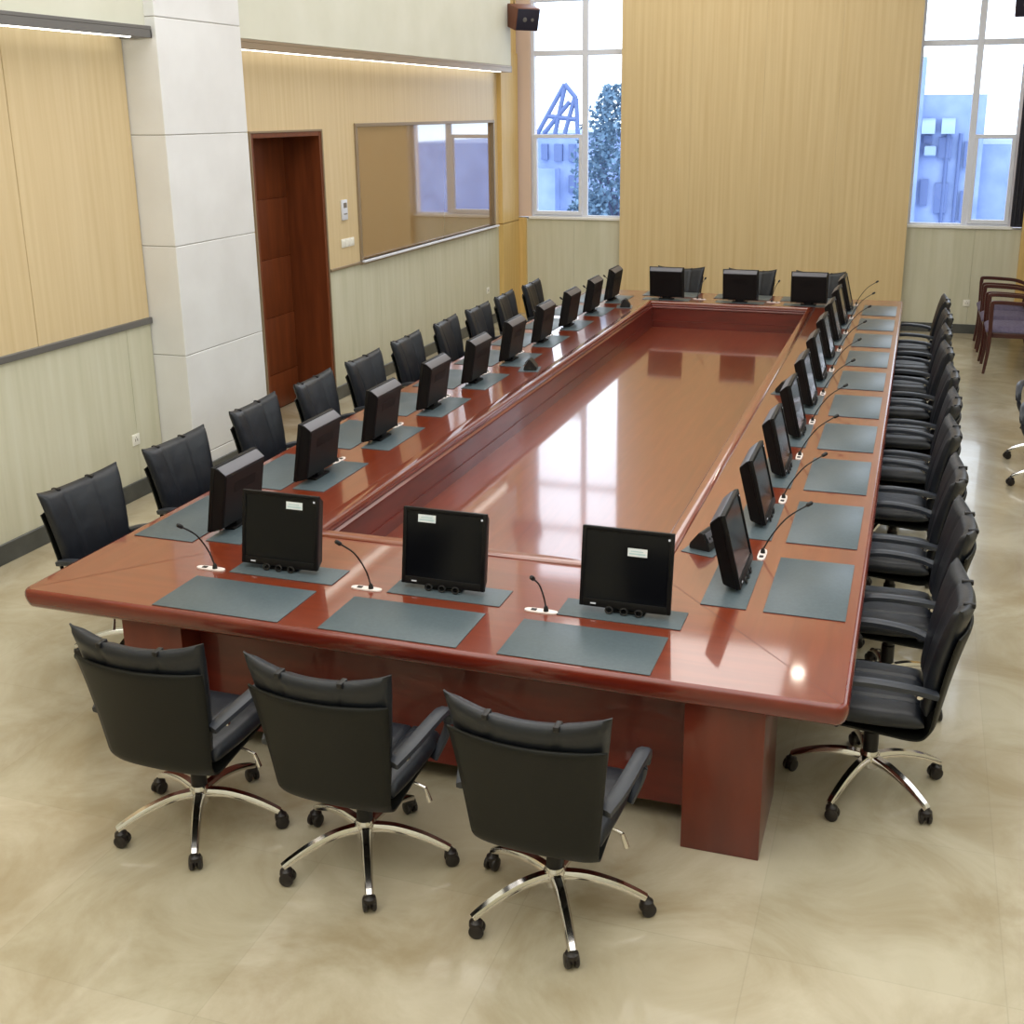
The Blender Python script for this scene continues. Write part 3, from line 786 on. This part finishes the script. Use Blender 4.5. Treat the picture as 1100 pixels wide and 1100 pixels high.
# ================================================================= WOODEN ARMCHAIRS (face -x => local forward +y turned +90)
def make_armchair(label):
    t = thing('wooden_armchair', label, 'chair', group='wooden armchairs against the right wall'); s = 1.0
    sq = [(-1,-.75),(-.75,-1),(.75,-1),(1,-.75),(1,.75),(.75,1),(-.75,1),(-1,.75)]
    for sx in (-1,1):
        b = nb(); tube(b, spline([(sx*.27,.27,0),(sx*.275,.245,.25),(sx*.28,.24,.5)],4), [.014,.016,.017,.018,.019,.02,.021,.022,.023], sec=sq)
        obj('leg', b, M['armchair_wood'], t)
        b = nb(); tube(b, spline([(sx*.25,-.34,0),(sx*.25,-.27,.3),(sx*.25,-.26,.5),(sx*.25,-.31,.80),(sx*.25,-.37,1.05)],4), .02, sec=sq)
        obj('leg', b, M['armchair_wood'], t)
        b = nb(); tube(b, spline([(sx*.28,.24,.5),(sx*.283,.245,.70),(sx*.285,.245,.82),(sx*.285,.22,.85),(sx*.285,.0,.845),(sx*.28,-.16,.83),(sx*.26,-.30,.78)],5), .021, sec=sq)
        obj('armrest', b, M['armchair_wood'], t)
    b = nb(); box(b, -.26, .26, -.26, .26, .43, .49, .006, 2)
    obj('seat_frame', b, M['armchair_wood'], t)
    def seat(u, v): return Vector((u*.262, -.25+v*.53, .515)), (0,0,1)
    def sth(u, v):
        e = max(0,(1-abs(u)**6)*(1-abs(2*v-1)**6))**.5; return (.004+.05*e, .02)
    obj('seat', sheet(seat, 16, 16, sth), M['purple'], t, ang=70)
    def bk(u, v): return Vector((u*.225, -.285-.08*v+.02*u*u, .62+v*.40)), (0,.98,.2)
    obj('backrest', sheet(bk, 14, 12, lambda u,v: (.004+.03*max(0,(1-abs(u)**6)*(1-abs(2*v-1)**6))**.5, .012)), M['purple'], t, ang=70)
    b = nb(); tube(b, spline([(-.25,-.37,1.04),(0,-.385,1.07),(.25,-.37,1.04)],5), .024, sec=sq)
    obj('top_rail', b, M['armchair_wood'], t)
    return t
AX = 4.84
ac = make_armchair('dark wooden armchair with purple-grey seat by back wall, nearest of the three'); ac.location = (AX, 9.83, 0); ac.scale = (1,1,.94); ac.rotation_euler = (0,0,PI/2); register(ac)
dup(ac, (AX-.02, 10.52, 0), PI/2, 'dark wooden armchair with purple-grey seat by back wall, middle of the three')
dup(ac, (AX-.03, 11.27, 0), PI/2, 'dark wooden armchair with purple-grey seat by back wall, farthest of the three')

# ================================================================= OUTSIDE
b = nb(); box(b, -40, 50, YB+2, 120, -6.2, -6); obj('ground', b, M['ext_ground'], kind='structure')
def building(name, label, boxes, wins, m, extra=None):
    t = thing(name, label, 'building', (boxes[0][0], boxes[0][2], -6))
    ox, oy, oz = t.location
    b = nb()
    for q in boxes: box(b, q[0]-ox, q[1]-ox, q[2]-oy, q[3]-oy, q[4]-oz, q[5]-oz)
    w = obj('wall', b, m, t)
    for x0, x1, z0, z1 in wins:
        f = obj('window', box(nb(), x0-ox, x1-ox, boxes[0][2]-.12-oy, boxes[0][2]+.05-oy, z0-oz, z1-oz), M['ext_dark'], t)
    return t, (ox,oy,oz)
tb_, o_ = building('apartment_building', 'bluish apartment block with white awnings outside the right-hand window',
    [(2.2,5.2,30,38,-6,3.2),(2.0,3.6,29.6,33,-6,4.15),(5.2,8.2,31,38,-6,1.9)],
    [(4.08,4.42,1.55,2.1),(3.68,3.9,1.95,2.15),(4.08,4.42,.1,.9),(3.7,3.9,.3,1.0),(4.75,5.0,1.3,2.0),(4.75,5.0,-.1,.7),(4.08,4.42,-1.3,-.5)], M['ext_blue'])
def sub(o, parent, name, bm, m): 
    return obj(name, bm, m, parent)
for x in (3.78, 4.28):
    b = nb(); prism(b, [(-.5,2.2),(-.46,2.38),(-.3,2.54),(.0,2.6),(.0,2.2)], x-o_[0]-.17, x-o_[0]+.17, 'yz', Matrix.Translation((0,29.95-o_[1],-o_[2])))
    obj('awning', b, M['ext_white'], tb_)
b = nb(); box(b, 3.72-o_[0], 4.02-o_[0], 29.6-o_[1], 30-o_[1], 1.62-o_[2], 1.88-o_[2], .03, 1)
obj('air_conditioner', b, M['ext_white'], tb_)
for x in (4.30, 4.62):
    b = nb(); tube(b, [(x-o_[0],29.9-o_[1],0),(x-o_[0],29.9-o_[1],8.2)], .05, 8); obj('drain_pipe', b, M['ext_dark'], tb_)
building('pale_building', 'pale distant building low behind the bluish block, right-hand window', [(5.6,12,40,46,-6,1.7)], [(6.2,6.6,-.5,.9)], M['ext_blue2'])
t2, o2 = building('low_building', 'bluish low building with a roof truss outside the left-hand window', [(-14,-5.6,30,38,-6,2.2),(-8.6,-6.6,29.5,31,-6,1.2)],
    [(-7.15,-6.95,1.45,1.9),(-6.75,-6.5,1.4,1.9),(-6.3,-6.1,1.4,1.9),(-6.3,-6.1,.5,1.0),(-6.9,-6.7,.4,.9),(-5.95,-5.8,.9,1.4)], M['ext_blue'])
b = nb()
for a, c in (((-7.3,30,2.2),(-6.45,30,3.6)),((-6.45,30,3.6),(-6.1,30,3.2)),((-6.1,30,3.2),(-6.05,30,2.2)),((-7.1,30,2.2),(-6.3,30,3.1)),((-6.75,30,2.2),(-6.45,30,3.5)),((-6.45,30,2.2),(-6.15,30,3.2)),((-7.0,30,2.7),(-6.1,30,2.6))):
    tube(b, [Vector(a)-Vector(o2), Vector(c)-Vector(o2)], .07, 8)
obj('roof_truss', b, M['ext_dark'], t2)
# foliage
def tree(label, x, y, z, r, hs, seed):
    rnd = random.Random(seed); t = thing('leafy_tree', label, 'tree', (x,y,-6))
    b = nb(); tube(b, spline([(0,0,0),(.1,0,3),(-.05,.1,z+6)],4), [.22,.2,.2,.18,.17,.15,.13,.11,.08], 9)
    for k in range(5):
        a = rnd.uniform(0,6.28); tube(b, [(0,0,z+4+.3*k),(r*.6*math.cos(a),r*.6*math.sin(a),z+5.4+.35*k)], [.06,.02], 6)
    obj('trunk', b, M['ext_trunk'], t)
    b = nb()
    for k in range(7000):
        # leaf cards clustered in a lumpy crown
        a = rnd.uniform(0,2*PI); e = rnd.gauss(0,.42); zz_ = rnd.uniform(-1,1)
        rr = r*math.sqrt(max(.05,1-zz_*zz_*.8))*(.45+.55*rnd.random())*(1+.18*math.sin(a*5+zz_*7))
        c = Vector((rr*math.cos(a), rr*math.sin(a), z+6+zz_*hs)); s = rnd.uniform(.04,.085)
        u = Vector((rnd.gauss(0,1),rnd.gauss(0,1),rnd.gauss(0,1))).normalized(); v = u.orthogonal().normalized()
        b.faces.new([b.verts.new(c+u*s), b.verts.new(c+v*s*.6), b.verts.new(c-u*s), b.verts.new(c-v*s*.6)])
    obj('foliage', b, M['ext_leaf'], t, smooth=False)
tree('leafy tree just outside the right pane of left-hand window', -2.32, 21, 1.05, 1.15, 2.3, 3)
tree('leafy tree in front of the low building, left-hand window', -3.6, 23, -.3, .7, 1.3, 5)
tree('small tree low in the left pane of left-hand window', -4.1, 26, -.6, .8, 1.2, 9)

# ================================================================= LIGHT
def area(name, loc, rot, sx, sy, power, col, spread=PI, glossy=True):
    l = bpy.data.lights.new(name, 'AREA'); l.shape = 'RECTANGLE'; l.size = sx; l.size_y = sy; l.energy = power; l.color = col; l.spread = spread
    o = bpy.data.objects.new(name, l); C.objects.link(o); o.location = loc; o.rotation_euler = rot
    return o
area('ceiling_fill', (2.0, -.6, ZC-.05), (0,0,0), 6.4, 10.5, 400, (1,.975,.94))  # added soft fill without a fitting, kept clear of the table's mirror view
area('ceiling_fill_rear', (.8, 8.6, ZC-.05), (0,0,0), 3.4, 6.0, 135, (1,.975,.94))  # added weaker fill for the tabletop sheen and the far walls
area('side_day_fill', (XR-.05, 3.5, 3.6), (0,PI/2,0), 2.4, 11, 130, (.82,.9,1))  # added cool fill standing in for daylight; the right wall has no window
for x in (-.86, 4.23):
    o = area('window_portal', (x, YB+.32, 3.55), (-PI/2,0,0), 1.5, 4.6, 1, (1,1,1)); o.data.cycles.is_portal = True
downlight(2.66, 11.0, 'round recessed ceiling light above the far right of table')
w = bpy.data.worlds.new('sky'); bpy.context.scene.world = w; w.use_nodes = True
nt = w.node_tree; bg = nt.nodes['Background']
tc = nt.nodes.new('ShaderNodeTexCoord'); sp = nt.nodes.new('ShaderNodeSeparateXYZ'); rp = nt.nodes.new('ShaderNodeValToRGB')
nt.links.new(tc.outputs['Generated'], sp.inputs[0]); nt.links.new(sp.outputs['Z'], rp.inputs['Fac']); nt.links.new(rp.outputs['Color'], bg.inputs['Color'])
rp.color_ramp.elements[0].position = 0; rp.color_ramp.elements[0].color = (.78,.88,1,1)
rp.color_ramp.elements[1].position = .35; rp.color_ramp.elements[1].color = (.93,.96,1,1)
bg.inputs['Strength'].default_value = 3

# ================================================================= CAMERA
cam = bpy.data.cameras.new('camera'); co = bpy.data.objects.new('camera', cam); C.objects.link(co)
F, CXP, CYP = 1239.6565, 579.9918, 479.2073
cam.sensor_width = 36; cam.lens = F*36/1100; cam.shift_x = (550-CXP)/1100; cam.shift_y = (CYP-550)/1100
yaw, pitch, roll = .3153, .2821, -.0063
cy, sy, cp, sp_ = math.cos(yaw), math.sin(yaw), math.cos(pitch), math.sin(pitch)
f = Vector((-sy*cp, cy*cp, -sp_)); r = Vector((cy, sy, 0)); u = r.cross(f)
c_, s_ = math.cos(roll), math.sin(roll)
r2 = c_*r + s_*u; u2 = -s_*r + c_*u
mw = Matrix((( r2.x,u2.x,-f.x,3.7723),(r2.y,u2.y,-f.y,-3.896),(r2.z,u2.z,-f.z,2.828),(0,0,0,1)))
co.matrix_world = mw
cam.clip_start = .05; cam.clip_end = 300
bpy.context.scene.camera = co
bpy.context.scene.view_settings.view_transform = 'Standard'
bpy.context.scene.view_settings.look = 'None'
bpy.context.scene.view_settings.exposure = .2
